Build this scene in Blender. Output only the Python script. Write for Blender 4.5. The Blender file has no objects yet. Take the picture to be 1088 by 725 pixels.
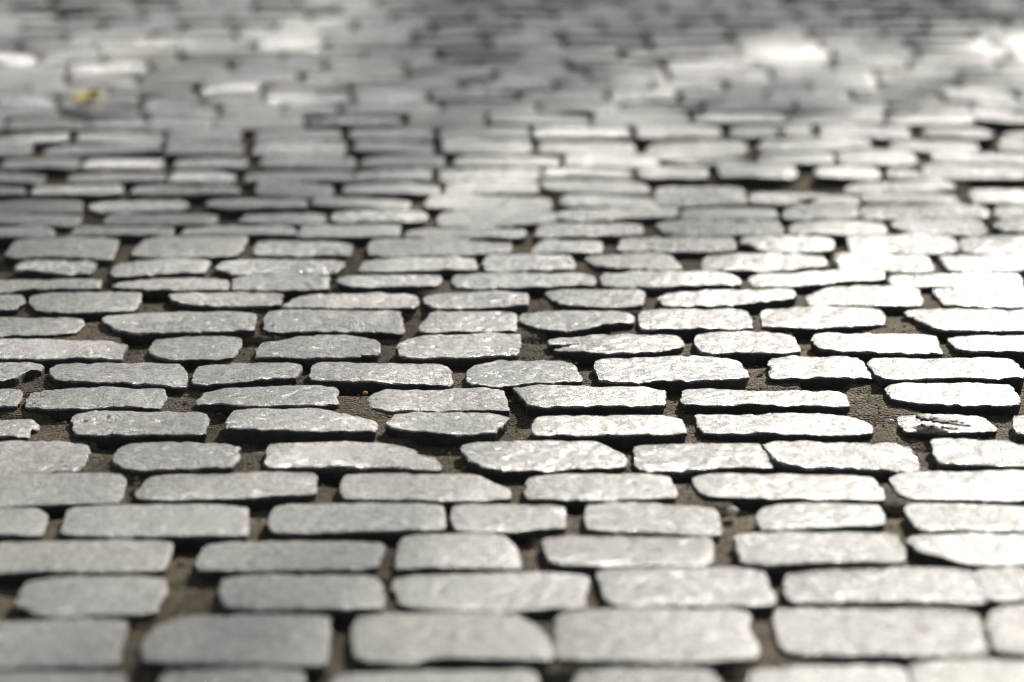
import bpy, math, random
from mathutils import Vector, noise

random.seed(7)
R = math.radians
scene = bpy.context.scene
COL = scene.collection

# ------------------------------------------------------------------ camera numbers (photo is 1088 x 725)
F = 3080.0                      # focal length in photo pixels
PITCH = R(14.43)
H = 0.94                        # eye height, metres (photographer crouching)
CP, SP = math.cos(PITCH), math.sin(PITCH)


def ground(u, v, z=0.0):
    """photo pixel -> point on the street at height z"""
    a, b = (u - 544.0) / F, (v - 362.5) / F
    dx, dy, dz = a, CP - b * SP, -SP - b * CP
    t = (z - H) / dz
    return dx * t, dy * t


# ------------------------------------------------------------------ survey of the paving: outlines of the sett tops, row by row
# (crop origin x, y, scale) of the enlargements the outlines were measured in
CROP = {}
for i, x in enumerate((0, 272, 544)):
    CROP['B%d' % i] = (x, 560, 2.0)
for k, y in (('C', 420), ('D', 300), ('E', 200)):
    for i, x in enumerate((0, 172, 344, 516, 688)):
        CROP['%s%d' % (k, i)] = (x, y, 2.72)
for i, x in enumerate((0, 172, 344, 516, 688, 816)):
    CROP['F%d' % i] = (x, 130, 4.0)

SURVEY = """
# 1
B0 -60,303 250,301 265,340 255,372 -60,372
B0 345,300 560,294 640,303 640,370 335,370
B1 170,308 380,297 590,300 600,370 150,370
B1 690,305 800,292 960,292 985,330 985,370 670,370
B2 520,297 700,289 830,286 842,330 845,370 500,370
B2 850,284 960,277 1200,270 1200,370 870,370
# 2
B0 -60,195 255,192 262,215 245,285 -60,290
B0 305,235 350,205 400,188 690,180 690,215 695,275 660,285 320,280
B1 205,225 215,190 240,178 530,180 575,205 635,265 600,278 380,272 330,285 235,275
B1 635,255 650,180 760,172 1030,168 1045,185 1025,205 1068,245 1060,265 960,280 660,275
B2 560,180 590,168 985,165 1000,195 985,210 1000,240 985,265 620,268 570,245 | b
B2 1020,185 1060,160 1200,160 1200,270 1030,262 | b
# 3
B0 35,150 60,110 110,103 345,104 350,130 320,175 90,182
B0 468,125 480,98 780,95 815,150 800,165 500,170 | p
B1 285,108 400,99 580,94 705,98 700,125 680,145 690,165 520,172 330,168
B2 180,90 250,85 520,82 560,150 540,160 250,160 215,150
B2 580,120 600,88 970,80 1005,148 980,158 600,150
B2 985,90 1080,82 1200,82 1200,145 1010,150 | b
# 4
B0 -60,30 330,25 360,35 350,80 320,88 -60,90 | d
B0 418,65 450,28 790,25 818,35 790,85 440,88
B1 297,73 315,20 350,12 510,10 555,57 560,74 540,81 310,80
B1 605,15 960,15 970,30 960,66 930,77 680,77 640,70
B2 470,15 810,0 835,45 810,68 500,78 | b
B2 840,20 870,8 1200,15 1200,75 960,75 890,50
# 5
C0 -60,318 100,318 125,335 120,380 100,398 -60,398
C0 190,385 195,330 230,318 690,310 715,385 700,395 240,398 | d
C1 310,360 325,315 360,308 790,308 815,340 815,370 790,380 350,388
C2 370,345 385,310 690,308 700,370 560,385 400,385
C3 290,355 300,320 380,305 660,320 672,340 670,385 640,395 310,385
C4 315,345 350,320 440,308 660,312 680,335 670,370 350,375
C4 745,330 790,308 1200,308 1200,385 960,385 810,390 770,360 | b
# 6
C0 -60,225 320,222 355,245 345,290 330,302 -60,310 | d
C0 385,270 470,222 880,218 905,235 910,280 700,290 430,290
C2 50,270 75,220 430,222 470,250 540,265 530,285 420,298 80,295
C2 580,265 600,235 640,215 980,225 1020,280 1000,290 800,298 600,290
C4 130,235 180,221 620,228 680,265 670,295 330,290 200,285 160,265
C4 700,235 760,218 1200,215 1200,295 790,292 740,272
# 7
C0 -60,130 240,135 260,150 240,190 200,210 -60,220 | d
C0 330,180 345,150 400,132 660,138 690,145 665,160 695,170 640,200 380,208 | d
C1 300,190 315,135 370,125 660,132 720,150 720,165 780,175 805,200 760,209 330,204
C2 395,140 450,128 780,130 875,175 860,195 800,205 480,210 440,180
C3 430,150 450,135 770,135 790,160 835,185 820,205 480,212 440,195
C4 325,135 740,128 785,186 770,200 700,206 420,206 | b
C4 830,140 850,118 1010,118 1060,140 1200,150 1200,195 860,195 840,180 | b
# 8
C0 -60,65 80,65 110,85 80,95 75,110 -60,112 | d
C0 210,60 240,48 570,42 590,65 590,105 240,108 | d
C1 185,75 215,35 260,28 440,32 520,55 622,75 600,100 200,95 | p
C2 175,90 225,45 540,48 470,108 | p
C3 135,90 170,55 230,48 550,52 580,98 520,105 400,110 150,108
C4 140,55 170,48 480,50 580,62 640,80 650,98 600,108 200,108 150,85
C4 725,75 740,55 840,48 960,60 1010,95 960,105 760,104 | w
C4 1050,70 1060,55 1200,50 1200,108 1080,108 | b
# 9
D0 -60,305 50,305 60,330 40,350 -60,355
D0 80,320 160,305 450,295 480,325 460,350 440,356 90,356
D1 100,335 130,308 200,300 470,292 505,320 505,350 110,350
D2 130,320 170,302 510,305 520,340 530,362 490,366 200,366 150,350
D2 545,295 980,295 985,320 970,350 600,355 590,325
D4 100,330 115,298 200,295 350,310 570,312 580,345 560,352 110,352
D4 690,305 720,290 900,285 1050,295 1075,335 1040,350 800,345 710,325 | d
# 10
D0 -60,228 115,230 125,240 70,250 40,272 -10,285 -60,290
D0 145,240 180,228 500,225 530,260 535,285 500,292 180,285
D0 555,275 570,238 700,225 860,225 865,260 840,272 700,285 590,292
D1 430,265 440,230 780,225 830,240 835,285 700,288 460,282
D2 410,275 430,245 520,220 700,222 720,250 745,275 600,288 480,298
D3 315,225 340,212 620,215 720,228 730,245 765,265 700,278 340,275
D4 355,235 375,208 590,205 620,240 655,265 630,272 360,270
D4 635,220 700,210 1040,212 1070,235 1088,255 1060,270 700,278 665,255
# 11
D0 -60,165 80,160 355,162 360,185 345,212 100,212 -60,215
D0 430,185 445,162 560,152 690,155 690,185 660,215 470,215
D1 275,190 290,170 400,155 520,150 620,170 625,205 560,205 570,210 280,210
D2 210,180 300,150 560,143 565,165 555,205 380,212 240,212
D3 175,165 290,160 340,145 560,142 570,180 480,195 340,200 200,192 290,182 280,174 190,178
D3 605,165 620,140 870,145 890,170 910,190 850,198 640,195 | b
D4 475,160 500,148 830,148 840,170 850,190 780,195 520,190
D4 870,155 920,148 1200,150 1200,195 930,192 890,175
# 12
D0 -60,103 160,98 235,105 240,120 200,138 -60,155
D0 295,95 330,88 725,85 738,105 730,130 400,138 350,130
D1 295,110 310,85 400,75 670,75 690,110 695,135 500,138 320,135
D2 262,136 330,85 400,78 540,80 555,100 555,126 450,134 | d
D3 95,95 130,78 350,75 425,90 420,115 330,125 250,135 160,130
D3 445,95 470,72 750,75 765,100 760,125 600,130 450,128
D4 330,95 350,75 480,68 670,65 685,95 660,115 480,125 340,122 | b
D4 740,80 790,72 1200,75 1200,135 850,132 800,105
# 13
D0 -60,35 50,32 70,45 45,70 -60,78
D0 85,35 140,28 400,25 405,45 390,75 200,80 120,78 100,55
D1 20,35 50,28 340,25 345,45 330,62 80,62 45,50
D1 345,65 400,40 470,30 720,25 740,50 730,65 500,72
D2 285,35 310,25 580,22 590,40 575,65 330,68
D3 170,22 220,15 455,18 455,35 440,62 230,60 210,45
D3 500,35 560,28 880,12 895,35 850,48 720,62 530,65
D4 455,40 550,10 640,3 780,12 790,40 770,60 480,60 | b
D4 825,22 860,12 1200,10 1200,65 880,62 | b
# 14
E0 -60,262 280,258 290,275 280,288 -60,292
E0 320,280 400,260 640,252 660,262 655,285 400,292
E0 675,265 690,250 945,248 945,285 690,292
E2 35,260 100,248 330,245 340,265 300,280 190,280 80,278
E2 370,265 390,245 770,240 785,262 770,275 400,285
E3 330,250 370,238 640,238 740,258 720,270 480,278 360,272
E4 290,250 340,240 680,238 682,262 400,275 320,270
E4 695,260 720,243 1060,240 1082,262 1070,282 740,280
# 15
E0 45,212 140,202 270,205 268,240 200,245 60,235
E0 320,240 340,215 420,205 600,203 600,220 580,242 340,248
E1 155,222 200,206 520,207 525,220 480,240 220,242 180,230
E1 570,230 590,205 890,192 908,215 900,232 620,238
E2 460,210 500,192 690,190 730,215 700,225 480,235
E3 285,195 340,185 510,185 560,215 560,230 340,225
E4 155,215 190,190 490,182 520,210 500,220 380,235 180,232
E4 545,200 560,185 800,185 825,220 810,235 560,230 | b
E4 845,195 880,190 1200,185 1200,232 880,235
# 16
E0 15,185 45,150 80,142 330,140 335,170 320,196 200,192 60,193 | d
E0 375,185 430,145 560,138 715,135 690,185 480,195 | d
E1 265,180 280,150 545,150 548,184 380,188 290,186
E1 598,160 640,145 1005,140 1008,175 860,188 610,195
E3 130,180 165,152 175,145 330,146 335,160 325,182 180,185
E3 380,165 410,138 700,135 725,160 700,178 410,180
E4 265,150 300,130 450,132 530,140 535,165 510,178 340,175 310,160
E4 585,165 590,135 750,130 880,135 895,165 850,182 600,178 | b
E4 900,145 960,135 1200,132 1200,180 920,180
# 17
E0 -60,108 120,105 160,125 140,135 -60,137
E0 205,125 230,110 490,105 500,126 440,131 220,131
E0 520,125 545,108 820,105 862,124 820,128 540,128
E1 395,120 420,103 690,100 690,113 670,134 410,136
E1 700,125 760,112 1040,112 1050,130 1030,138 720,138
E3 145,125 170,100 440,95 455,115 440,132 290,135 160,135
E3 490,100 540,92 840,88 858,115 850,128 620,132 540,125
E4 410,115 440,92 620,85 690,105 680,128 560,130 420,128
E4 705,100 730,88 960,88 975,115 960,128 770,125 | b
E4 1000,100 1030,90 1200,88 1200,122 1040,120
# 18
E0 -60,72 225,72 230,95 200,102 -60,98 | d
E0 300,90 330,72 610,68 630,88 600,100 320,100
E0 690,90 720,70 930,65 940,85 910,98 720,98
E1 485,80 520,65 740,60 770,78 740,90 520,92
E2 325,90 350,68 530,60 670,65 665,85 600,98 440,105 350,102 | d
E3 200,75 260,58 550,50 555,70 520,80 330,88 240,85
E4 98,75 120,55 360,50 375,75 350,85 110,85
E4 390,70 420,50 600,48 605,72 580,85 410,85
E4 615,65 640,48 960,42 990,68 960,80 630,82 | b
E4 1000,65 1020,45 1200,42 1200,80 1020,82
# 19
E0 -60,34 220,35 235,50 225,65 -60,68
E0 255,45 290,32 500,28 545,50 500,65 290,65
E0 595,40 640,25 880,28 885,45 850,52 620,55
E1 435,40 450,22 710,22 715,45 680,55 450,52
E2 290,45 330,22 650,18 655,45 620,55 310,58
E3 215,45 240,18 470,15 500,30 490,48 230,52
E4 20,20 40,-2 270,-6 285,20 275,38 40,45 | b
E4 295,30 330,8 600,12 625,42 480,47 310,45
E4 615,30 650,12 870,8 905,35 870,40 640,40
E4 930,20 960,2 1200,2 1200,38 950,38
# 20
F0 -40,265 90,262 105,285 90,300 -40,302
F0 135,275 160,258 500,262 520,290 490,302 150,302
F0 555,285 600,268 760,262 1020,270 1010,295 800,300 580,300
F1 400,285 420,255 700,255 725,280 700,300 420,302
F2 85,280 100,255 480,252 490,280 470,298 100,300
F2 520,275 535,252 900,248 910,280 880,290 540,298
F3 240,260 260,242 640,242 690,262 690,280 560,292 280,288
F5 320,275 380,250 620,248 760,260 800,282 700,288 420,288
# 21
F0 -40,215 180,210 185,235 160,250 -40,248
F0 290,225 320,212 690,208 700,230 660,245 310,248
F0 720,230 740,205 980,205 1000,225 980,250 730,250
F1 355,220 380,205 800,208 810,230 780,245 380,245
F2 130,225 160,200 440,195 455,215 430,240 150,238
F2 490,220 510,195 900,192 920,220 890,240 510,238
F3 245,210 280,188 600,184 620,205 600,228 270,228
F3 645,205 680,185 930,182 945,205 920,228 670,228
F4 300,190 340,174 620,180 635,205 600,225 310,222
F5 200,205 240,180 450,182 480,215 440,235 220,230
F5 500,210 530,184 590,185 640,215 740,230 720,240 560,240
F5 650,190 690,178 1200,180 1200,228 760,230 680,225
# 22
F0 10,170 40,150 320,148 330,170 310,188 30,190
F0 350,175 400,152 680,150 690,170 670,190 370,190
F0 745,170 760,150 1040,148 1045,170 1030,185 750,185
F1 420,165 440,140 810,140 820,165 800,188 460,188
F2 160,165 180,140 490,138 510,160 490,178 170,178
F2 555,165 580,140 990,138 1000,160 970,178 575,178
F3 335,160 360,134 700,134 740,155 700,176 350,176
F4 60,170 280,166 300,160 420,145 440,160 400,162 270,176
F4 470,150 500,130 780,130 790,155 770,170 480,170
F4 820,150 840,122 960,120 1100,122 1150,150 1100,170 840,172
F5 700,150 730,122 1200,122 1200,168 720,168
# 23
F0 -40,88 120,85 130,110 110,132 -40,130
F0 190,110 330,90 660,95 680,110 560,126 200,128
F0 700,110 730,86 1010,84 1030,105 1010,128 720,128
F1 390,110 420,78 760,78 780,100 750,130 410,130
F2 130,100 160,75 450,72 465,100 440,126 150,126
F2 505,95 520,67 860,67 880,95 860,124 520,124
F3 225,105 260,85 590,80 640,105 600,124 240,124
F4 -10,110 60,75 400,65 420,95 390,140 300,156 40,160
F4 470,95 520,67 900,62 950,85 930,98 780,110 500,116
F5 290,130 320,115 450,108 520,112 610,120 620,150 590,165 310,160
F5 520,95 560,78 860,78 900,100 860,114 680,114 540,108
F5 980,90 1010,66 1200,64 1200,112 1000,112
# 24
F0 -40,50 270,45 290,65 260,80 -40,80
F0 330,60 380,40 680,38 690,60 660,84 340,84
F0 710,55 740,30 1000,28 1020,50 1010,75 720,78
F1 400,45 430,25 740,28 760,50 740,70 410,68
F2 110,40 130,20 450,20 460,45 440,65 130,65
F2 490,35 520,15 850,15 865,40 850,60 510,60
F3 200,40 230,12 580,12 610,35 590,60 220,62
F3 640,35 670,12 980,12 1000,35 960,55 660,60
F4 350,35 380,15 680,12 700,35 660,52 370,52
F5 220,30 260,15 590,12 600,40 560,55 230,55
F5 660,30 700,14 900,14 960,40 920,68 680,58
F5 990,50 1050,36 1200,36 1200,60 1020,62
"""
# far rows, too blurred to outline: photo height of the row and the photo x of each cross joint
FAR_ROWS = [
    (123.0, (5, 90, 155, 228, 325, 430, 517, 629, 734, 837, 941, 1035)),
    (112.0, (-30, 65, 150, 232, 300, 362, 470, 572, 660, 745, 843, 942, 1030)),
    (101.0, (-25, 60, 148, 213, 280, 375, 456, 550, 646, 722, 815, 905, 1000, 1080)),
    (90.0, (30, 115, 207, 280, 372, 490, 589, 693, 771, 859, 935, 1020)),
    (79.0, (-20, 70, 145, 220, 320, 430, 525, 624, 710, 820, 930, 1020)),
    (67.5, (-10, 75, 160, 245, 345, 430, 512, 603, 705, 800, 885, 965, 1060)),
    (56.5, (-45, 40, 110, 190, 298, 389, 466, 552, 660, 789, 885, 975, 1070)),
    (46.0, (20, 100, 190, 270, 345, 439, 520, 600, 690, 782, 872, 965, 1055)),
    (36.0, (-15, 70, 160, 250, 345, 440, 510, 596, 685, 775, 860, 940, 1035)),
    (26.3, (25, 110, 195, 290, 375, 460, 550, 640, 725, 815, 900, 985, 1070)),
    (17.0, (-20, 65, 150, 240, 330, 415, 500, 590, 675, 765, 850, 930, 1020)),
    (8.2, (15, 100, 185, 270, 355, 445, 530, 615, 705, 790, 880, 960, 1045)),
    (0.0, (-30, 55, 145, 230, 315, 400, 490, 575, 660, 750, 835, 920, 1005, 1085)),
]
FAR_EDGE = [132.0, 117.5, 106.5, 95.5, 84.5, 73.2, 62.0, 51.2, 41.0, 31.1, 21.6, 12.6, 4.1, -4.0]


# ------------------------------------------------------------------ materials
def new_mat(name):
    m = bpy.data.materials.new(name)
    m.use_nodes = True
    nt = m.node_tree
    nt.nodes.clear()
    out = nt.nodes.new('ShaderNodeOutputMaterial')
    bs = nt.nodes.new('ShaderNodeBsdfPrincipled')
    nt.links.new(bs.outputs[0], out.inputs[0])
    return m, nt, bs


def node(nt, typ, **kw):
    n = nt.nodes.new(typ)
    for k, v in kw.items():
        if k.startswith('in_'):
            n.inputs[int(k[3:])].default_value = v
        else:
            setattr(n, k, v)
    return n


def tex_noise(nt, vec, scale, detail=4, rough=0.6):
    n = nt.nodes.new('ShaderNodeTexNoise')
    n.inputs['Scale'].default_value = scale
    n.inputs['Detail'].default_value = detail
    n.inputs['Roughness'].default_value = rough
    nt.links.new(vec, n.inputs['Vector'])
    return n.outputs[0]


def ramp(nt, val, stops):
    r = nt.nodes.new('ShaderNodeValToRGB')
    e = r.color_ramp.elements
    while len(e) < len(stops):
        e.new(0.5)
    for el, (p, c) in zip(e, stops):
        el.position = p
        el.color = (c[0], c[1], c[2], 1) if isinstance(c, tuple) else (c, c, c, 1)
    nt.links.new(val, r.inputs[0])
    return r.outputs[0]


def math_n(nt, op, a, b=None):
    n = nt.nodes.new('ShaderNodeMath')
    n.operation = op
    for i, v in enumerate((a, b)):
        if v is None:
            continue
        if isinstance(v, (int, float)):
            n.inputs[i].default_value = v
        else:
            nt.links.new(v, n.inputs[i])
    return n.outputs[0]


def mixcol(nt, fac, a, b, mode='MIX'):
    n = nt.nodes.new('ShaderNodeMix')
    n.data_type = 'RGBA'
    n.blend_type = mode
    for sock, v in ((n.inputs[0], fac), (n.inputs[6], a), (n.inputs[7], b)):
        if isinstance(v, (int, float)):
            sock.default_value = v
        elif isinstance(v, tuple):
            sock.default_value = (*v, 1)
        else:
            nt.links.new(v, sock)
    return n.outputs[2]


def granite():
    m, nt, bs = new_mat('worn_granite')
    geo = nt.nodes.new('ShaderNodeNewGeometry')
    pos = geo.outputs['Position']
    info = nt.nodes.new('ShaderNodeObjectInfo')
    sep = nt.nodes.new('ShaderNodeSeparateColor')
    nt.links.new(info.outputs['Color'], sep.inputs[0])
    tone, polish, warm = sep.outputs[0], sep.outputs[1], sep.outputs[2]
    # crystals: pale feldspar, grey quartz, dark mica flecks
    v = nt.nodes.new('ShaderNodeTexVoronoi')
    v.inputs['Scale'].default_value = 420
    nt.links.new(pos, v.inputs['Vector'])
    sepv = nt.nodes.new('ShaderNodeSeparateColor')
    nt.links.new(v.outputs['Color'], sepv.inputs[0])
    cry = ramp(nt, sepv.outputs[0], [(0.0, (0.035, 0.035, 0.037)), (0.17, (0.14, 0.14, 0.14)), (0.5, (0.35, 0.345, 0.325)), (1.0, (0.56, 0.55, 0.51))])
    blot = ramp(nt, tex_noise(nt, pos, 38, 5, 0.65), [(0.3, 0.74), (0.7, 1.12)])
    col = mixcol(nt, 1.0, cry, blot, 'MULTIPLY')
    tn = nt.nodes.new('ShaderNodeCombineColor')
    mul = math_n(nt, 'MULTIPLY', tone, 1.5)
    for i in range(3):
        nt.links.new(mul, tn.inputs[i])
    col = mixcol(nt, 1.0, col, tn.outputs[0], 'MULTIPLY')
    isl = geo.outputs['Random Per Island']            # every block is its own piece of stone
    col = mixcol(nt, 1.0, col, ramp(nt, isl, [(0.0, (0.76, 0.75, 0.74)), (0.35, (1.0, 0.98, 0.93)), (0.7, (0.96, 0.95, 0.97)), (1.0, (1.2, 1.17, 1.1))]), 'MULTIPLY')
    tint = mixcol(nt, warm, (0.98, 1.0, 1.03), (1.06, 1.0, 0.9))
    col = mixcol(nt, 1.0, col, tint, 'MULTIPLY')
    # tooled, pitted face; the pits hold dirt
    h1 = tex_noise(nt, pos, 115, 6, 0.78)
    h2 = tex_noise(nt, pos, 420, 4, 0.75)
    h = math_n(nt, 'ADD', h1, math_n(nt, 'MULTIPLY', h2, 0.6))
    dirt = ramp(nt, h, [(0.68, 0.95), (0.77, 0.0)])
    pit = ramp(nt, tex_noise(nt, pos, 78, 5, 0.72), [(0.36, 0.85), (0.44, 0.0)])
    dirt = math_n(nt, 'MAXIMUM', dirt, pit)
    col = mixcol(nt, dirt, col, (0.035, 0.031, 0.027))
    # sides below the wearing face: soil stain, plus their backlit shade painted in
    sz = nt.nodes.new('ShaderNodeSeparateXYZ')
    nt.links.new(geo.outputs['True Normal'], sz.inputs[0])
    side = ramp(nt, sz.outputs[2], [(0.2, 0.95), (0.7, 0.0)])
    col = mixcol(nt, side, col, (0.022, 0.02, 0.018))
    nt.links.new(col, bs.inputs['Base Color'])
    ro = math_n(nt, 'ADD', math_n(nt, 'MULTIPLY', tex_noise(nt, pos, 60, 4, 0.6), 0.26), math_n(nt, 'SUBTRACT', 0.36, math_n(nt, 'MULTIPLY', polish, 0.30)))
    ro = math_n(nt, 'MAXIMUM', ro, math_n(nt, 'MULTIPLY', side, 0.8))
    nt.links.new(ro, bs.inputs['Roughness'])
    bs.inputs['IOR'].default_value = 1.6
    bs.inputs['Specular IOR Level'].default_value = 0.6
    b = nt.nodes.new('ShaderNodeBump')
    nt.links.new(math_n(nt, 'SUBTRACT', 1.12, math_n(nt, 'MULTIPLY', math_n(nt, 'MAXIMUM', math_n(nt, 'SUBTRACT', polish, 0.45), 0.0), 0.95)), b.inputs['Strength'])
    b.inputs['Distance'].default_value = 0.0075
    nt.links.new(h, b.inputs['Height'])
    nt.links.new(b.outputs[0], bs.inputs['Normal'])
    return m


def soil_mat():
    m, nt, bs = new_mat('joint_soil')
    geo = nt.nodes.new('ShaderNodeNewGeometry')
    pos = geo.outputs['Position']
    base = ramp(nt, tex_noise(nt, pos, 9, 6, 0.65), [(0.3, (0.082, 0.066, 0.046)), (0.7, (0.150, 0.124, 0.088))])
    v = nt.nodes.new('ShaderNodeTexVoronoi')
    v.inputs['Scale'].default_value = 260
    nt.links.new(pos, v.inputs['Vector'])
    sp = nt.nodes.new('ShaderNodeSeparateColor')
    nt.links.new(v.outputs['Color'], sp.inputs[0])
    grit = ramp(nt, sp.outputs[0], [(0.0, 0.5), (0.55, 0.95), (0.9, 1.15), (1.0, 1.9)])
    col = mixcol(nt, 1.0, base, grit, 'MULTIPLY')
    moss = ramp(nt, tex_noise(nt, pos, 5, 4, 0.6), [(0.56, 0.0), (0.68, 0.45)])
    col = mixcol(nt, moss, col, (0.075, 0.085, 0.035))
    nt.links.new(col, bs.inputs['Base Color'])
    bs.inputs['Roughness'].default_value = 0.95
    bs.inputs['Specular IOR Level'].default_value = 0.06
    h = math_n(nt, 'ADD', tex_noise(nt, pos, 220, 4, 0.7), math_n(nt, 'MULTIPLY', v.outputs['Distance'], -1.5))
    b = nt.nodes.new('ShaderNodeBump')
    b.inputs['Strength'].default_value = 1.0
    b.inputs['Distance'].default_value = 0.004
    nt.links.new(h, b.inputs['Height'])
    nt.links.new(b.outputs[0], bs.inputs['Normal'])
    return m


def leaf_mat(name, c1, c2, transl=0.0, rough=0.5, scale=60):
    m, nt, bs = new_mat(name)
    tc = nt.nodes.new('ShaderNodeTexCoord')
    col = ramp(nt, tex_noise(nt, tc.outputs['Object'], scale, 4, 0.6), [(0.35, c1), (0.65, c2)])
    nt.links.new(col, bs.inputs['Base Color'])
    bs.inputs['Roughness'].default_value = rough
    bs.inputs['Specular IOR Level'].default_value = 0.12
    if transl:
        out = [n for n in nt.nodes if n.type == 'OUTPUT_MATERIAL'][0]
        t = nt.nodes.new('ShaderNodeBsdfTranslucent')
        nt.links.new(col, t.inputs[0])
        mx = nt.nodes.new('ShaderNodeMixShader')
        mx.inputs[0].default_value = transl
        nt.links.new(bs.outputs[0], mx.inputs[1])
        nt.links.new(t.outputs[0], mx.inputs[2])
        nt.links.new(mx.outputs[0], out.inputs[0])
    return m


def bark_mat():
    m, nt, bs = new_mat('grey_bark')
    tc = nt.nodes.new('ShaderNodeTexCoord')
    mp = nt.nodes.new('ShaderNodeMapping')
    mp.inputs['Scale'].default_value = (1, 1, 0.2)
    nt.links.new(tc.outputs['Object'], mp.inputs[0])
    n = tex_noise(nt, mp.outputs[0], 18, 6, 0.7)
    nt.links.new(ramp(nt, n, [(0.3, (0.05, 0.042, 0.035)), (0.7, (0.16, 0.14, 0.12))]), bs.inputs['Base Color'])
    bs.inputs['Roughness'].default_value = 0.9
    b = nt.nodes.new('ShaderNodeBump')
    b.inputs['Distance'].default_value = 0.03
    nt.links.new(n, b.inputs['Height'])
    nt.links.new(b.outputs[0], bs.inputs['Normal'])
    return m


GRANITE, SOIL = granite(), soil_mat()


# ------------------------------------------------------------------ sett geometry
def resample(poly, n, soft):
    """closed outline -> n points, corners softened by corner cutting"""
    p = [Vector((x, y)) for x, y in poly]
    for it in range(soft):
        q = []
        for i in range(len(p)):
            a, b = p[i], p[(i + 1) % len(p)]
            q.append(a.lerp(b, 0.13))
            q.append(a.lerp(b, 0.87))
        p = q
    seg = [(p[i] - p[(i + 1) % len(p)]).length for i in range(len(p))]
    tot = sum(seg)
    out, i, acc = [], 0, 0.0
    for k in range(n):
        d = tot * k / n
        while acc + seg[i] < d:
            acc += seg[i]
            i += 1
        out.append(p[i].lerp(p[(i + 1) % len(p)], (d - acc) / max(seg[i], 1e-9)))
    return out


def fbm(x, y, z, oct_=3, s=1.0):
    t, a = 0.0, 1.0
    for o in range(oct_):
        t += a * noise.noise((x * s, y * s, z + 7.3 * o))
        a *= 0.55
        s *= 2.1
    return t


def sett_mesh(poly, n, rings, seed, tiltx, tilty, verts, faces, depth=0.09, soft=2, rough=1.0, z0=0.0, grow=0.0030):
    """appends one block (worn top face, rounded arris, rough sides) to verts / faces; poly is the top outline on the street"""
    o = resample(poly, n, soft)
    area = sum(o[i].x * o[(i + 1) % n].y - o[(i + 1) % n].x * o[i].y for i in range(n))
    if area < 0:
        o.reverse()
    xs, ys = [p.x for p in o], [p.y for p in o]
    x0, x1, y0, y1 = min(xs), max(xs), min(ys), max(ys)
    cx = sum(xs) / n
    cy = sum(ys) / n
    hw = 0.5 * (y1 - y0)
    ma, mb = x0 + min(hw, (x1 - x0) * .45), x1 - min(hw, (x1 - x0) * .45)
    # dressed blocks are squarish: fill the outline out towards its box
    mx, my, bw = 0.5 * (x0 + x1), 0.5 * (y0 + y1), 0.5 * (x1 - x0)
    for i, p in enumerate(o):
        rr = max(abs(p.x - mx) / bw, abs(p.y - my) / hw, 0.86)
        o[i] = Vector((mx + (p.x - mx) * (1 + 0.5 * (1 / rr - 1)), p.y))
    # ragged, chipped edge
    oo = []
    for i, p in enumerate(o):
        a, b = o[i - 1], o[(i + 1) % n]
        t = (b - a).normalized()
        nrm = Vector((t.y, -t.x))
        k = fbm(p.x, p.y, seed, 3, 45) * 0.0022 * rough + noise.noise((p.x * 150, p.y * 150, seed + 3)) * 0.0014 * rough
        k -= 0.0045 * rough * max(0, noise.noise((p.x * 26, p.y * 26, seed + 11)) - 0.3) * 2
        oo.append(p + nrm * (k + grow))
    base = len(verts)

    def top(x, y):
        return (z0 + (x - cx) * tiltx + (y - cy) * tilty + fbm(x, y, seed, 3, 14) * 0.0030 * rough
                + fbm(x, y, seed + 5, 2, 62) * 0.0013 * rough + min(0.0, noise.noise((x * 105, y * 105, seed + 9)) + 0.12) * 0.0032 * rough
                - 0.006 * ((abs(x - cx) / max(.01, (x1 - x0) * .5)) ** 4 + (abs(y - cy) / max(.01, hw)) ** 4) * 0.35)
    prof = [(-0.004, -depth), (0.004, -0.030), (0.0024, -0.011), (0.0006, -0.0045), (0.0006, -0.0016), (0.0020, -0.0004), (0.0055, 0.0)]
    levels = []
    for d, z in prof:
        levels.append(('d', d, z))
    for r in range(1, rings + 1):
        levels.append(('t', r / float(rings), 0.0))
    for typ, d, z in levels:
        for i, p in enumerate(oo):
            t = Vector((min(max(p.x, ma), mb), cy))
            v = t - p
            L = max(v.length, 1e-6)
            if typ == 'd':
                if d == -0.004:
                    d2 = 0.008
                elif z < -0.008:
                    d2 = d + noise.noise((p.x * 60, p.y * 60, z * 90 + seed)) * 0.004
                else:
                    d2 = d
                q = p + v * (min(d2, L * 0.4) / L)
            else:
                s0 = min(0.007, L * 0.4) / L
                q = p + v * (s0 + (1.0 - s0) * d)
            if z < -0.02:
                verts.append((q.x, q.y, z0 + z))
            else:
                verts.append((q.x, q.y, top(q.x, q.y) + z * (1 + 0.6 * noise.noise((p.x * 30, p.y * 30, seed)))))
    nl = len(levels)
    for l in range(nl - 1):
        a = base + l * n
        for i in range(n):
            j = (i + 1) % n
            faces.append((a + i, a + j, a + n + j, a + n + i))


def link_mesh(name, verts, faces, mat, loc=(0, 0, 0), smooth=True, parent=None):
    me = bpy.data.meshes.new(name)
    if loc != (0, 0, 0):
        verts = [(x - loc[0], y - loc[1], z - loc[2]) for x, y, z in verts]
    me.from_pydata(verts, [], faces)
    me.materials.append(mat)
    if smooth:
        me.polygons.foreach_set('use_smooth', [True] * len(me.polygons))
    me.update()
    o = bpy.data.objects.new(name, me)
    o.location = loc
    COL.objects.link(o)
    if parent:
        o.parent = parent
    return o


def tag(o, label, cat, group=None, kind=None):
    if label:
        o['label'] = label
    if cat:
        o['category'] = cat
    if group:
        o['group'] = group
    if kind:
        o['kind'] = kind
    return o


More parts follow.
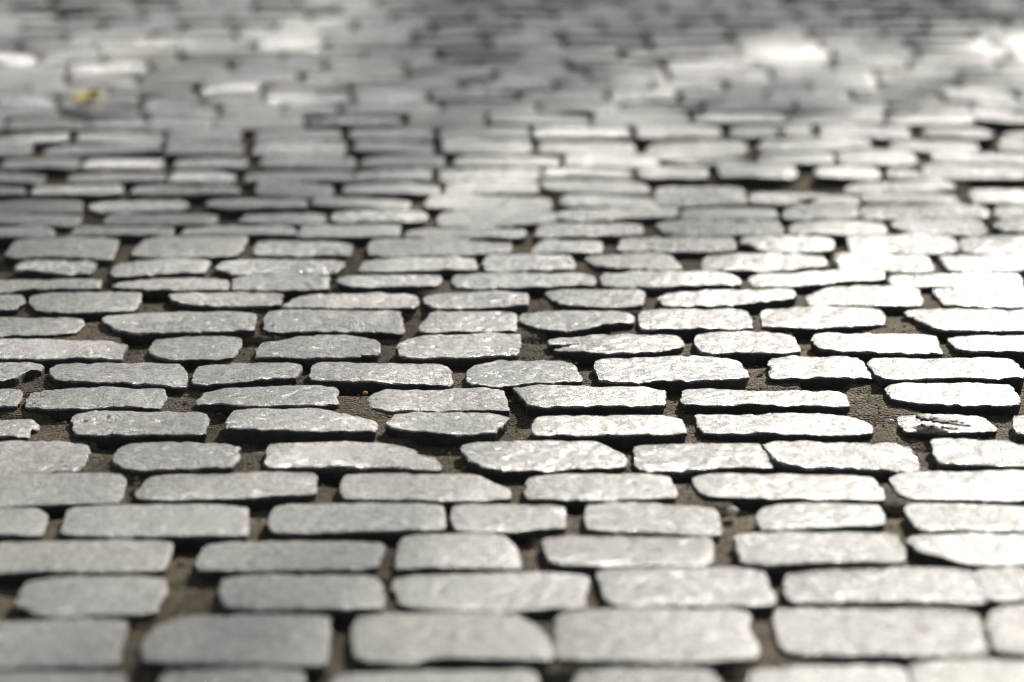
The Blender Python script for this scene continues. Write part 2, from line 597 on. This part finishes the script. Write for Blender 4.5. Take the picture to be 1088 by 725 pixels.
ORD = ['', 'first', 'second', 'third', 'fourth', 'fifth', 'sixth', 'seventh', 'eighth', 'ninth', 'tenth', 'eleventh', 'twelfth',
       'thirteenth', 'fourteenth', 'fifteenth', 'sixteenth', 'seventeenth', 'eighteenth', 'nineteenth', 'twentieth', 'twenty-first',
       'twenty-second', 'twenty-third', 'twenty-fourth', 'twenty-fifth', 'twenty-sixth', 'twenty-seventh', 'twenty-eighth',
       'twenty-ninth', 'thirtieth', 'thirty-first', 'thirty-second', 'thirty-third', 'thirty-fourth']

rows = []          # each: list of (pixel polygon, flag)
for line in SURVEY.strip().splitlines():
    if line.startswith('#'):
        rows.append([])
        continue
    flag = ''
    if '|' in line:
        line, flag = line.split('|')
        flag = flag.strip()
    w = line.split()
    ox, oy, s = CROP[w[0]]
    pts = [(ox + float(a) / s, oy + float(b) / s) for a, b in (t.split(',') for t in w[1:])]
    rows[-1].append((pts, flag))
for k, (yc, joints) in enumerate(FAR_ROWS):
    yb, yt = FAR_EDGE[k], FAR_EDGE[k + 1]
    row = []
    if joints[0] > 0:
        joints = (joints[0] - 92,) + joints
    for a, b in zip(joints, joints[1:] + (joints[-1] + 92,)):
        g0, g1 = random.uniform(2.8, 5.5), random.uniform(2.8, 5.5)
        sl = lambda u: max(0.0, 7.0 * (1 - u / 650)) * (1 - k / 16)      # the courses run slightly downhill to the left
        t0, t1 = yt + random.uniform(0.3, 1.6) + sl(a), yt + random.uniform(0.3, 1.6) + sl(b)
        b0, b1 = yb - random.uniform(1.3, 2.6) + sl(a), yb - random.uniform(1.3, 2.6) + sl(b)
        sk = random.uniform(-3, 3)
        row.append(([(a + g0 + sk, t0 + 1.5), (a + g0 + 5, t0), (b - g1 - 5, t1), (b - g1 + sk, t1 + 1.5),
                     (b - g1, b1 - 1.5), (b - g1 - 5, b1), (a + g0 + 5, b0), (a + g0, b0 - 1.5)], ''))
    rows.append(row)

stuff_v, stuff_f = [], []
row_span = []      # for the continuation outside the frame: (x left, x right, y near, y far) of each row
count = 0
made = []
for ri, row in enumerate(rows, 1):
    row.sort(key=lambda s: sum(p[0] for p in s[0]) / len(s[0]))
    allg = []
    ext = []
    vis = 0
    for pts, flag in row:
        h = random.uniform(-0.003, 0.003)
        if flag == 'p':
            h += 0.004
        if flag == 'w':
            h -= 0.004
        g = [ground(u, v, h) for u, v in pts]
        allg += g
        ext.append((min(p[0] for p in g), max(p[0] for p in g)))
        px0, px1 = max(0, min(p[0] for p in pts)), min(1088, max(p[0] for p in pts))
        inframe = px1 - px0 > 4 and max(p[1] for p in pts) > 1
        near = ri <= 24
        tx = random.gauss(0, 0.010)
        ty = random.gauss(0, 0.012)
        if flag == 'b':
            tx, ty = random.gauss(-0.02 if ri < 9 else 0.0, 0.006), (-0.01 if ri < 9 else 0.02)     # leans so that it throws the sun to the viewer
        if flag == 'd':
            ty = 0.02
        tone = min(0.62, max(0.33, random.gauss(0.5, 0.075)))
        if ri >= 19:
            tone = min(0.66, max(0.34, random.gauss(0.5, 0.085)))
            tx, ty = random.gauss(0, 0.03), random.gauss(0.01, 0.045) * (0.6 if ri < 25 else 1)
        pol = min(1, max(0, random.gauss(0.5, 0.16 if ri < 19 else 0.3)))
        warm = random.uniform(0.1, 0.95)
        if flag == 'b':
            pol, tone = (0.9, 0.66) if ri < 9 else (0.75, 0.54)  # raised tone paints the sun's glare into the colour of these setts
        if flag == 'd':
            pol, tone = 0.3, 0.44
        if flag == 'p':
            pol, tone, warm = 0.6, 0.58, 0.25
        if flag == 'w':
            warm, tone = 0.8, 0.5
        if inframe:
            vis += 1
        if inframe and count < 300:
            count += 1
            v, f = [], []
            big = ri <= 16
            sett_mesh(g, 150 if big else 64, 13 if big else 6, count * 3.7, tx, ty, v, f, z0=h, soft=1, rough=(0.6 if ri < 7 else 0.9) if big else 0.7)
            cx = sum(p[0] for p in g) / len(g)
            cy = sum(p[1] for p in g) / len(g)
            o = link_mesh('granite_sett', v, f, GRANITE, (cx, cy, h - 0.09))
            o.color = (tone, pol, warm, 1)
            wpx = max(p[0] for p in pts) - min(p[0] for p in pts)
            cut = min(p[0] for p in pts) < 0 or max(p[0] for p in pts) > 1088
            lw = wpx / (118 + 0.19 * (sum(p[1] for p in pts) / len(pts) - 300)) if not cut else 1.0
            made.append((o, ri, vis, flag, cut, lw))
        else:
            sett_mesh(g, 28, 2, ri * 3.1 + vis, tx, ty, stuff_v, stuff_f, z0=h, soft=1)
    row_span.append((min(e[0] for e in ext), max(e[1] for e in ext), min(p[1] for p in allg), max(p[1] for p in allg), row))

# labels
for o, ri, vi, flag, cut, lw in made:
    last = max(q[2] for q in made if q[1] == ri)
    size = 'long' if lw > 1.12 else 'short' if lw < 0.82 else 'oblong'
    if cut:
        size = 'part-hidden'
    col = {'b': 'bright sunlit', 'd': 'dull grey', 'p': 'raised pale', 'w': 'low brownish'}.get(flag, 'grey')
    place = 'leftmost' if vi == 1 else 'rightmost' if vi == last else ORD[vi] + ' from the left'
    tag(o, '%s %s sett, %s in the %s row from the front' % (size, col, place, ORD[ri]), 'paving sett',
        'granite setts paving the street')

# continuation of every row to both sides of the frame, and rows in front of and behind it
XL = 3.2


def quad(xa, xb, ya, yb):
    j = lambda s: random.uniform(-s, s)
    c = 0.008
    return [(xa + j(.006), ya + c), (xa + c, ya + j(.004)), (xb - c, ya + j(.004)), (xb + j(.006), ya + c),
            (xb + j(.006), yb - c), (xb - c, yb + j(.004)), (xa + c, yb + j(.004)), (xa + j(.006), yb - c)]


def fill(x, xend, yfun, wrow):
    s = 1 if xend > x else -1
    while (x - xend) * s < 0:
        L = random.uniform(0.12, 0.2)
        xa, xb = (x, x + L) if s > 0 else (x - L, x)
        yc = yfun((xa + xb) / 2)
        sett_mesh(quad(xa, xb, yc - wrow / 2, yc + wrow / 2), 28, 2, x * 9, random.gauss(0, .03), random.gauss(0, .04),
                  stuff_v, stuff_f, z0=random.uniform(-.003, .003), soft=1)
        x += s * (L + random.uniform(0.012, 0.026))


last_y = 0
for (xa, xb, ya, yb, row) in row_span:
    def cen(st):
        return sum(ground(*p)[1] for p in st[0]) / len(st[0])
    yl, yr = cen(row[0]), cen(row[-1])
    def wid(st):
        gy = [ground(*p)[1] for p in st[0]]
        return min(0.13, max(0.075, max(gy) - min(gy)))
    edge = (yl + .3) * 545 / F * 1.03
    fill(min(xa - 0.015, -edge), -XL, lambda x: yl, wid(row[0]))
    fill(max(xb + 0.015, (yr + .3) * 545 / F * 1.03), XL, lambda x: yr, wid(row[-1]))
    last_y = max(last_y, (yl + yr) / 2)
y = min(r[2] for r in row_span) - 0.085
while y > 0.6:
    fill(-XL + random.uniform(0, .15), XL, lambda x: y, 0.115)
    y -= 0.135
y = last_y + 0.15
while y < 11.5:
    fill(-XL + random.uniform(0, .15), XL, lambda x: y, 0.12)
    y += 0.142
rest = link_mesh('paving_setts', stuff_v, stuff_f, GRANITE)
rest.color = (0.5, 0.5, 0.5, 1)
tag(rest, 'far blurred granite setts of the street merging into a pale mass', 'paving setts', None, 'stuff')


# ------------------------------------------------------------------ soil in the joints: one sheet out to the horizon
def axis(dense0, dense1, step, far):
    a = [dense0 + step * i for i in range(int((dense1 - dense0) / step) + 1)]
    lo, hi, s = [], [], step
    p, q = a[0], a[-1]
    while s < far:
        s *= 1.7
        lo.append(p - s)
        hi.append(q + s)
        p, q = lo[-1], hi[-1]
    return lo[::-1] + a + hi


ax = axis(-1.3, 1.3, 0.008, 900)
ay = axis(2.2, 7.6, 0.009, 900)
X0, Y0 = -1.3, 2.2
NXd, NYd = int(2.6 / 0.008) + 1, int(5.4 / 0.009) + 1
mound = {}
for ri_, (xa, xb, ya, yb, row) in enumerate(row_span):
    if ri_ > 21:
        continue
    gs = [[ground(*p) for p in st[0]] for st in row]
    for g1, g2 in zip(gs, gs[1:]):
        xl, xr = max(p[0] for p in g1), min(p[0] for p in g2)
        yl, yh = min(p[1] for p in g1 + g2), max(p[1] for p in g1 + g2)
        if yh - yl > 0.2:
            continue
        xl, xr = min(xl, xr) - 0.03, max(xl, xr) + 0.03
        yl, yh = yl - 0.004, yh - 0.012
        hgt = random.uniform(0.3, 1.0)
        for i in range(max(0, int((xl - X0) / .008)), min(NXd, int((xr - X0) / .008) + 2)):
            for j in range(max(0, int((yl - Y0) / .009)), min(NYd, int((yh - Y0) / .009) + 2)):
                yy = Y0 + j * .009
                k = min(1, max(0, (yy - yl + .012) / .02)) * min(1, max(0, (yh - yy + .012) / .03))
                mound[(i, j)] = max(mound.get((i, j), 0), k * k * (3 - 2 * k) * hgt)
nlo_x = (len(ax) - NXd) // 2
nlo_y = (len(ay) - NYd) // 2
gv, gf = [], []
for j, yy in enumerate(ay):
    for i, xx in enumerate(ax):
        inside = -1.4 < xx < 1.4 and 2 < yy < 8
        z = -0.0195
        if inside:
            z += mound.get((i - nlo_x, j - nlo_y), 0) * 0.0115
            z += fbm(xx, yy, 1.5, 3, 7) * 0.0028 + fbm(xx, yy, 4.5, 3, 60) * 0.0020
            z = min(z, -0.0078 + 0.15 * (z + 0.0078))
        gv.append((xx, yy, z))
nx = len(ax)
for j in range(len(ay) - 1):
    for i in range(nx - 1):
        a = j * nx + i
        gf.append((a, a + 1, a + nx + 1, a + nx))
gr = link_mesh('ground', gv, gf, SOIL)
gr['kind'] = 'structure'


# loose grit and crumbs of mortar lying in the cross joints
GRIT = leaf_mat('joint_grit', (0.10, 0.085, 0.065), (0.30, 0.27, 0.22), rough=0.9, scale=90)
zlut = {(round(i - nlo_x), round(j - nlo_y)): gv[j * nx + i][2] for j in range(nlo_y, nlo_y + NYd) for i in range(nlo_x, nlo_x + NXd)}
cells = [c for c, k in mound.items() if k > 0.12 and c in zlut]
rg = random.Random(3)
v, f = [], []
for q in range(5200):
    c = rg.choice(cells)
    px_, py_ = X0 + (c[0] + rg.random()) * .008, Y0 + (c[1] + rg.random()) * .009
    r = 0.0009 + 0.0024 * rg.random() ** 3
    if rg.random() < 0.012:
        r *= 1.8
    pz = zlut[c] + r * 0.3
    b0 = len(v)
    for d in ((1, 0, -.2), (.2, 1, .1), (-1, .1, 0), (-.1, -1, .15), (.1, .1, .8), (0, 0, -.8)):
        v.append((px_ + r * d[0] * rg.uniform(.7, 1.5), py_ + r * d[1] * rg.uniform(.7, 1.4), pz + r * d[2] * rg.uniform(.7, 1.2)))
    for a, b in ((0, 1), (1, 2), (2, 3), (3, 0)):
        f += [(b0 + a, b0 + b, b0 + 4), (b0 + b, b0 + a, b0 + 5)]
tag(link_mesh('joint_grit', v, f, GRIT, smooth=False), 'loose brown grit and crumbs scattered over the soil of the joints', 'grit', None, 'stuff')

# ------------------------------------------------------------------ fallen leaves and small things on the setts
def leaf_blade(L, W, curl, fold, seed, nx_=14, ny_=5, ragged=0.0):
    v, f = [], []
    for i in range(nx_ + 1):
        t = i / nx_
        w = W * 0.5 * (math.sin(math.pi * min(1, t * 0.97 + 0.015)) ** 0.75) * (1 - 0.25 * t)
        for j in range(-ny_, ny_ + 1):
            s = j / ny_
            y = s * w * (1 + ragged * noise.noise((t * 9, s * 2, seed)))
            z = abs(s) * fold * w + curl * (t - 0.45) ** 2 * L + 0.08 * L * noise.noise((t * 4, s * 1.5, seed))
            v.append(((t - 0.5) * L, y, z))
    m = 2 * ny_ + 1
    for i in range(nx_):
        for j in range(m - 1):
            a = i * m + j
            f.append((a, a + 1, a + m + 1, a + m))
    return v, f


def stalk(L, l0, r):
    v, f = [], []
    for i in range(7):
        t = i / 6
        x, z = -L / 2 - l0 * t, 0.002 + 0.06 * L * t * t
        for k in range(5):
            a = k * 2 * math.pi / 5
            v.append((x, r * math.cos(a), z + r * math.sin(a)))
    for i in range(6):
        for k in range(5):
            a, b = i * 5 + k, i * 5 + (k + 1) % 5
            f.append((a, b, b + 5, a + 5))
    return v, f


def fallen_leaf(name, u, vpx, L, W, rot, mat, stem_mat, label, cat='leaf', curl=0.5, fold=0.25, seed=1, z=0.006, ragged=0.2):
    x, y = ground(u, vpx, z)
    root = bpy.data.objects.new(name, None)
    root.empty_display_size = 0.03
    COL.objects.link(root)
    root.location = (x, y, z)
    root.rotation_euler = (0, 0, rot)
    tag(root, label, cat)
    v, f = leaf_blade(L, W, curl, fold, seed, ragged=ragged)
    b = link_mesh('blade', v, f, mat, parent=root)
    so = b.modifiers.new('thick', 'SOLIDIFY')
    so.thickness = 0.0006
    v, f = stalk(L, L * 0.35, 0.0007)
    link_mesh('stalk', v, f, stem_mat, parent=root)
    return root


YEL = leaf_mat('yellow_leaf', (0.50, 0.40, 0.001), (0.38, 0.22, 0.001))
BRN = leaf_mat('brown_leaf', (0.06, 0.035, 0.012), (0.13, 0.085, 0.02))
MAR = leaf_mat('maroon_leaf', (0.018, 0.004, 0.006), (0.05, 0.012, 0.012), rough=0.6)
STM = leaf_mat('leaf_stalk', (0.10, 0.06, 0.025), (0.16, 0.10, 0.04))
fallen_leaf('fallen_leaf', 92, 107, 0.115, 0.066, 1.5, YEL, STM, 'yellow fallen leaf lying on blurred setts at the far left', curl=0.35, fold=0.3, seed=3, z=0.008)
fallen_leaf('fallen_leaf', 829, 144, 0.026, 0.022, 2.6, BRN, STM, 'tiny brown curled leaf in a far joint of the bright setts', curl=1.6, fold=0.8, seed=5, z=0.004)
fallen_leaf('fallen_leaf', 858, 217, 0.036, 0.022, 0.2, BRN, STM, 'dark brown leaf lying on a pale sett right of centre', curl=0.7, fold=0.6, seed=8, z=0.005)


def pebble(name, u, vpx, r, mat, label, sq=(1, .8, .7), z=-0.012, seed=0, cat='pebble'):
    x, y = ground(u, vpx, z)
    v, f = [], []
    n, m = 14, 9
    for i in range(m + 1):
        th = math.pi * i / m
        for k in range(n):
            ph = 2 * math.pi * k / n
            d = Vector((math.sin(th) * math.cos(ph), math.sin(th) * math.sin(ph), math.cos(th)))
            rr = r * (1 + 0.28 * noise.noise(d * 1.3 + Vector((seed, 0, 0))) + 0.1 * noise.noise(d * 4 + Vector((seed, 2, 0))))
            v.append((x + d.x * rr * sq[0], y + d.y * rr * sq[1], z + r * 0.5 + d.z * rr * sq[2]))
    for i in range(m):
        for k in range(n):
            a, b = i * n + k, i * n + (k + 1) % n
            f.append((a, a + n, b + n, b))
    return tag(link_mesh(name, v, f, mat, (x, y, z)), label, cat)


PEB = leaf_mat('pale_pebble', (0.55, 0.53, 0.48), (0.7, 0.68, 0.63), rough=0.7, scale=300)
ORA = leaf_mat('orange_crumb', (0.6, 0.28, 0.05), (0.75, 0.4, 0.1), rough=0.8, scale=300)
pebble('pebble', 778, 546, 0.006, PEB, 'small white pebble on the soil of a wide cross joint', z=-0.009, seed=4)
pebble('brick_crumb', 388, 419, 0.0034, ORA, 'tiny orange crumb in the joint soil at centre left', seed=9, cat='crumb')
pebble('stone_chip', 945, 449, 0.0036, PEB, 'white stone chip beside the sett with dark maroon flakes', sq=(1.6, .8, .6), seed=12, cat='stone chip')

# dark maroon dried leaf, torn into curled strips, on the low sett at the right
x, y = ground(1000, 448, -0.002)
dead = bpy.data.objects.new('dried_leaf', None)
dead.empty_display_size = 0.03
COL.objects.link(dead)
dead.location = (x, y, 0.0)
tag(dead, 'dark maroon dried leaf, torn and curled, lying on a low brownish sett', 'leaf')


def shard(dx0, dy0, dx1, dy1, w, h, seed):
    v, f = [], []
    n, m = 12, 3
    a, b = Vector((dx0, dy0)), Vector((dx1, dy1))
    d = (b - a)
    nn = Vector((-d.y, d.x)).normalized()
    for i in range(n + 1):
        t = i / n
        ww = w * (math.sin(math.pi * min(.98, max(.02, t))) ** 0.6) * (1 + 0.5 * noise.noise((t * 6, seed, 0)))
        for j in range(-m, m + 1):
            s = j / m
            p = a + d * t + nn * (s * ww * 1.3)
            v.append((p.x, p.y, 0.0032 + h * (1 - s * s) + 0.002 * noise.noise((t * 5, s * 2, seed))))
    mm = 2 * m + 1
    for i in range(n):
        for j in range(mm - 1):
            q = i * mm + j
            f.append((q, q + 1, q + mm + 1, q + mm))
    o = link_mesh('torn_strip', v, f, MAR, parent=dead)
    so = o.modifiers.new('thick', 'SOLIDIFY')
    so.thickness = 0.0006


def rel(u, v_):
    gx, gy = ground(u, v_, 0.003)
    return gx - x, gy - y


for (u0, v0, u1, v1, w, h, sh) in ((974, 443, 997, 446.5, .0105, .0025, 1), (988, 446, 1013, 450, .0085, .002, 2), (1004, 449.5, 1031, 453.5, .0034, .001, 3),
                                   (978, 452, 992, 454, .004, .001, 4), (1000, 454.5, 1018, 457, .0034, .001, 5), (1008, 448, 1024, 450.5, .0035, .001, 6)):
    a, b = rel(u0, v0), rel(u1, v1)
    shard(a[0], a[1], b[0], b[1], w, h, sh)

# ------------------------------------------------------------------ sun, sky, camera
SUN_EL, SUN_AZ = R(25), R(20)            # azimuth from straight ahead, towards the right
sd = Vector((math.sin(SUN_AZ) * math.cos(SUN_EL), math.cos(SUN_AZ) * math.cos(SUN_EL), math.sin(SUN_EL)))
sun = bpy.data.lights.new('sun', 'SUN')
sun.energy = 5.0
sun.angle = R(0.53)
sun.color = (1.0, 0.955, 0.88)
so = bpy.data.objects.new('sun', sun)
so.rotation_euler = sd.to_track_quat('Z', 'Y').to_euler()
COL.objects.link(so)

w = bpy.data.worlds.new('World')
scene.world = w
w.use_nodes = True
nt = w.node_tree
bg = nt.nodes['Background']
sky = nt.nodes.new('ShaderNodeTexSky')
sky.sky_type = 'NISHITA'
sky.sun_disc = False
sky.sun_elevation = SUN_EL
sky.sun_rotation = SUN_AZ
hs = nt.nodes.new('ShaderNodeHueSaturation')     # thin high cloud takes most of the blue out of the sky
hs.inputs['Saturation'].default_value = 0.35
nt.links.new(sky.outputs[0], hs.inputs['Color'])
nt.links.new(hs.outputs[0], bg.inputs[0])
bg.inputs[1].default_value = 0.05

# ------------------------------------------------------------------ the street tree between the paving and the low sun
LEAF = leaf_mat('green_leaf', (0.045, 0.085, 0.02), (0.08, 0.12, 0.03), transl=0.35)
BARK = bark_mat()


def limb_mesh(paths):
    v, f = [], []
    for pts, r0, r1 in paths:
        n, m = len(pts), 9
        b0 = len(v)
        for i, p in enumerate(pts):
            d = (pts[min(i + 1, n - 1)] - pts[max(i - 1, 0)]).normalized()
            s_ = d.orthogonal().normalized()
            t_ = d.cross(s_)
            r = r0 + (r1 - r0) * i / (n - 1)
            for k in range(m):
                a = 2 * math.pi * k / m
                rr = r * (1 + 0.12 * noise.noise((a * 2, i * 0.7, r0 * 50)))
                v.append(tuple(p + s_ * math.cos(a) * rr + t_ * math.sin(a) * rr))
        for i in range(n - 1):
            for k in range(m):
                a, b = b0 + i * m + k, b0 + i * m + (k + 1) % m
                f.append((a, b, b + m, a + m))
    return v, f


def wander(a, b, n, amp, seed):
    return [a.lerp(b, i / n) + Vector((noise.noise((i * .6, seed, 0)), noise.noise((i * .6, seed, 9)), noise.noise((i * .6, seed, 18)))) * amp * math.sin(math.pi * i / n)
            for i in range(n + 1)]


def smooth(a, b, x):
    t = min(1, max(0, (x - a) / (b - a)))
    return t * t * (3 - 2 * t)


def cover(gx, gy):
    """how closed the crown is along the sun ray that lands at this place on the street"""
    c = 0.48 * smooth(0.15, -0.45, gx + (gy - 3.5) * 0.06) * (0.35 + 0.65 * smooth(2.8, 4.0, gy)) 
    c = max(c, (0.48 + 0.45 * noise.noise((gx * 3.4, gy * 2.4, 4.0))) * smooth(4.9, 5.4, gy))
    c = c * (1 - 0.7 * smooth(5.4, 5.8, gy) * smooth(-0.2, -0.5, gx))
    c = max(c, 0.85 * smooth(4.05, 4.3, gy) * smooth(4.95, 4.7, gy) * smooth(-0.05, -0.35, gx))
    c = max(c, 0.28 * smooth(4.0, 4.3, gy))
    c = max(c, 0.5 * smooth(4.6, 4.9, gy) * smooth(5.8, 5.3, gy) * smooth(0.1, -0.2, gx))
    c = max(c, 1.6 * smooth(5.85, 6.15, gy - 0.42 * max(0, gx)) * smooth(-0.32, -0.12, gx))
    c = max(c, 1.2 * smooth(5.65, 5.75, gy) * smooth(6.1, 6.0, gy) * smooth(-0.27, -0.2, gx) * smooth(0.05, -0.02, gx))
    return c


def tree(base, crown_c, rad, nleaf, label, seed):
    rng = random.Random(seed)
    root = bpy.data.objects.new('broadleaf_tree', None)
    COL.objects.link(root)
    root.location = base
    tag(root, label, 'tree')
    B = Vector(base)
    top = crown_c - B
    fork = Vector((top.x * .3, top.y * .3, top.z - rad[2] * 1.0))
    v, f = limb_mesh([(wander(Vector((0, 0, -.2)), fork, 10, .15, seed), .27, .17)])
    link_mesh('trunk', v, f, BARK, parent=root)
    tips, paths = [], []
    for i in range(9):
        a = i * 2.4
        e = top + Vector((math.cos(a) * rad[0] * .6, math.sin(a) * rad[1] * .6, rad[2] * rng.uniform(-.5, .75)))
        p = wander(fork, e, 9, .3, seed + i)
        paths.append((p, .055, .012))
        tips.append(p)
        for k in range(4):
            s_ = p[rng.randint(4, 8)]
            e2 = s_ + Vector((rng.gauss(0, 1), rng.gauss(0, 1), rng.gauss(.2, .6))) * .9
            paths.append((wander(s_, e2, 5, .12, seed + i * 7 + k), .018, .006))
    v, f = limb_mesh(paths)
    link_mesh('limb', v, f, BARK, parent=root)
    v, f = [], []
    n = 0
    while n < nleaf:
        d = Vector((rng.gauss(0, 1), rng.gauss(0, 1), rng.gauss(0, 1))).normalized() * rng.random() ** (1 / 3)
        p = Vector((d.x * rad[0], d.y * rad[1], d.z * rad[2]))
        q = crown_c + p
        n += 1
        if noise.noise(p * 1.6 + Vector((seed, 0, 0))) + 0.3 * rng.gauss(0, 1) < -0.2:
            continue
        t = q.z / sd.z
        gx, gy = q.x - sd.x * t, q.y - sd.y * t
        if -1.3 < gx < 1.6 and 2.0 < gy < 9.0 and rng.random() * 1.6 > cover(gx, gy):
            continue
        L = rng.uniform(.07, .12)
        ax_ = Vector((rng.gauss(0, 1), rng.gauss(0, 1), rng.gauss(-.3, .5))).normalized()
        up = ax_.cross(Vector((rng.gauss(0, 1), rng.gauss(0, 1), rng.gauss(0, 1)))).normalized()
        c0 = q - B
        b0 = len(v)
        nn = ax_.cross(up) * L * .12
        for w_ in (c0, c0 + ax_ * L * .35 + up * L * .33 + nn, c0 + ax_ * L, c0 + ax_ * L * .35 - up * L * .33 + nn, c0 + ax_ * L * .5):
            v.append(tuple(w_))
        f += [(b0, b0 + 4, b0 + 1), (b0 + 1, b0 + 4, b0 + 2), (b0, b0 + 3, b0 + 4), (b0 + 3, b0 + 2, b0 + 4)]
    link_mesh('crown', v, f, LEAF, smooth=False, parent=root)


cc = Vector((0, 5.0, 0)) + sd * 20
tree((cc.x, cc.y, 0), cc, (3.4, 3.4, 3.2), 70000, 'leafy street tree beyond the far end of the setts, shading the paving', 5)


cam = bpy.data.cameras.new('camera')
cam.sensor_width = 36
cam.lens = F / 1088 * 36
cam.clip_start = 0.05
cam.clip_end = 3000
co = bpy.data.objects.new('camera', cam)
co.location = (0, 0, H)
co.rotation_euler = (math.pi / 2 - PITCH, 0, 0)
COL.objects.link(co)
cam.dof.use_dof = True
cam.dof.focus_distance = 3.56
cam.dof.aperture_fstop = (cam.lens / 1000) / 0.041
scene.camera = co
scene.cycles.filter_width = 1.1
vs = scene.view_settings
vs.view_transform = 'Standard'
vs.look = 'None'
vs.gamma = 1
vs.use_curve_mapping = False
vs.exposure = 1.25
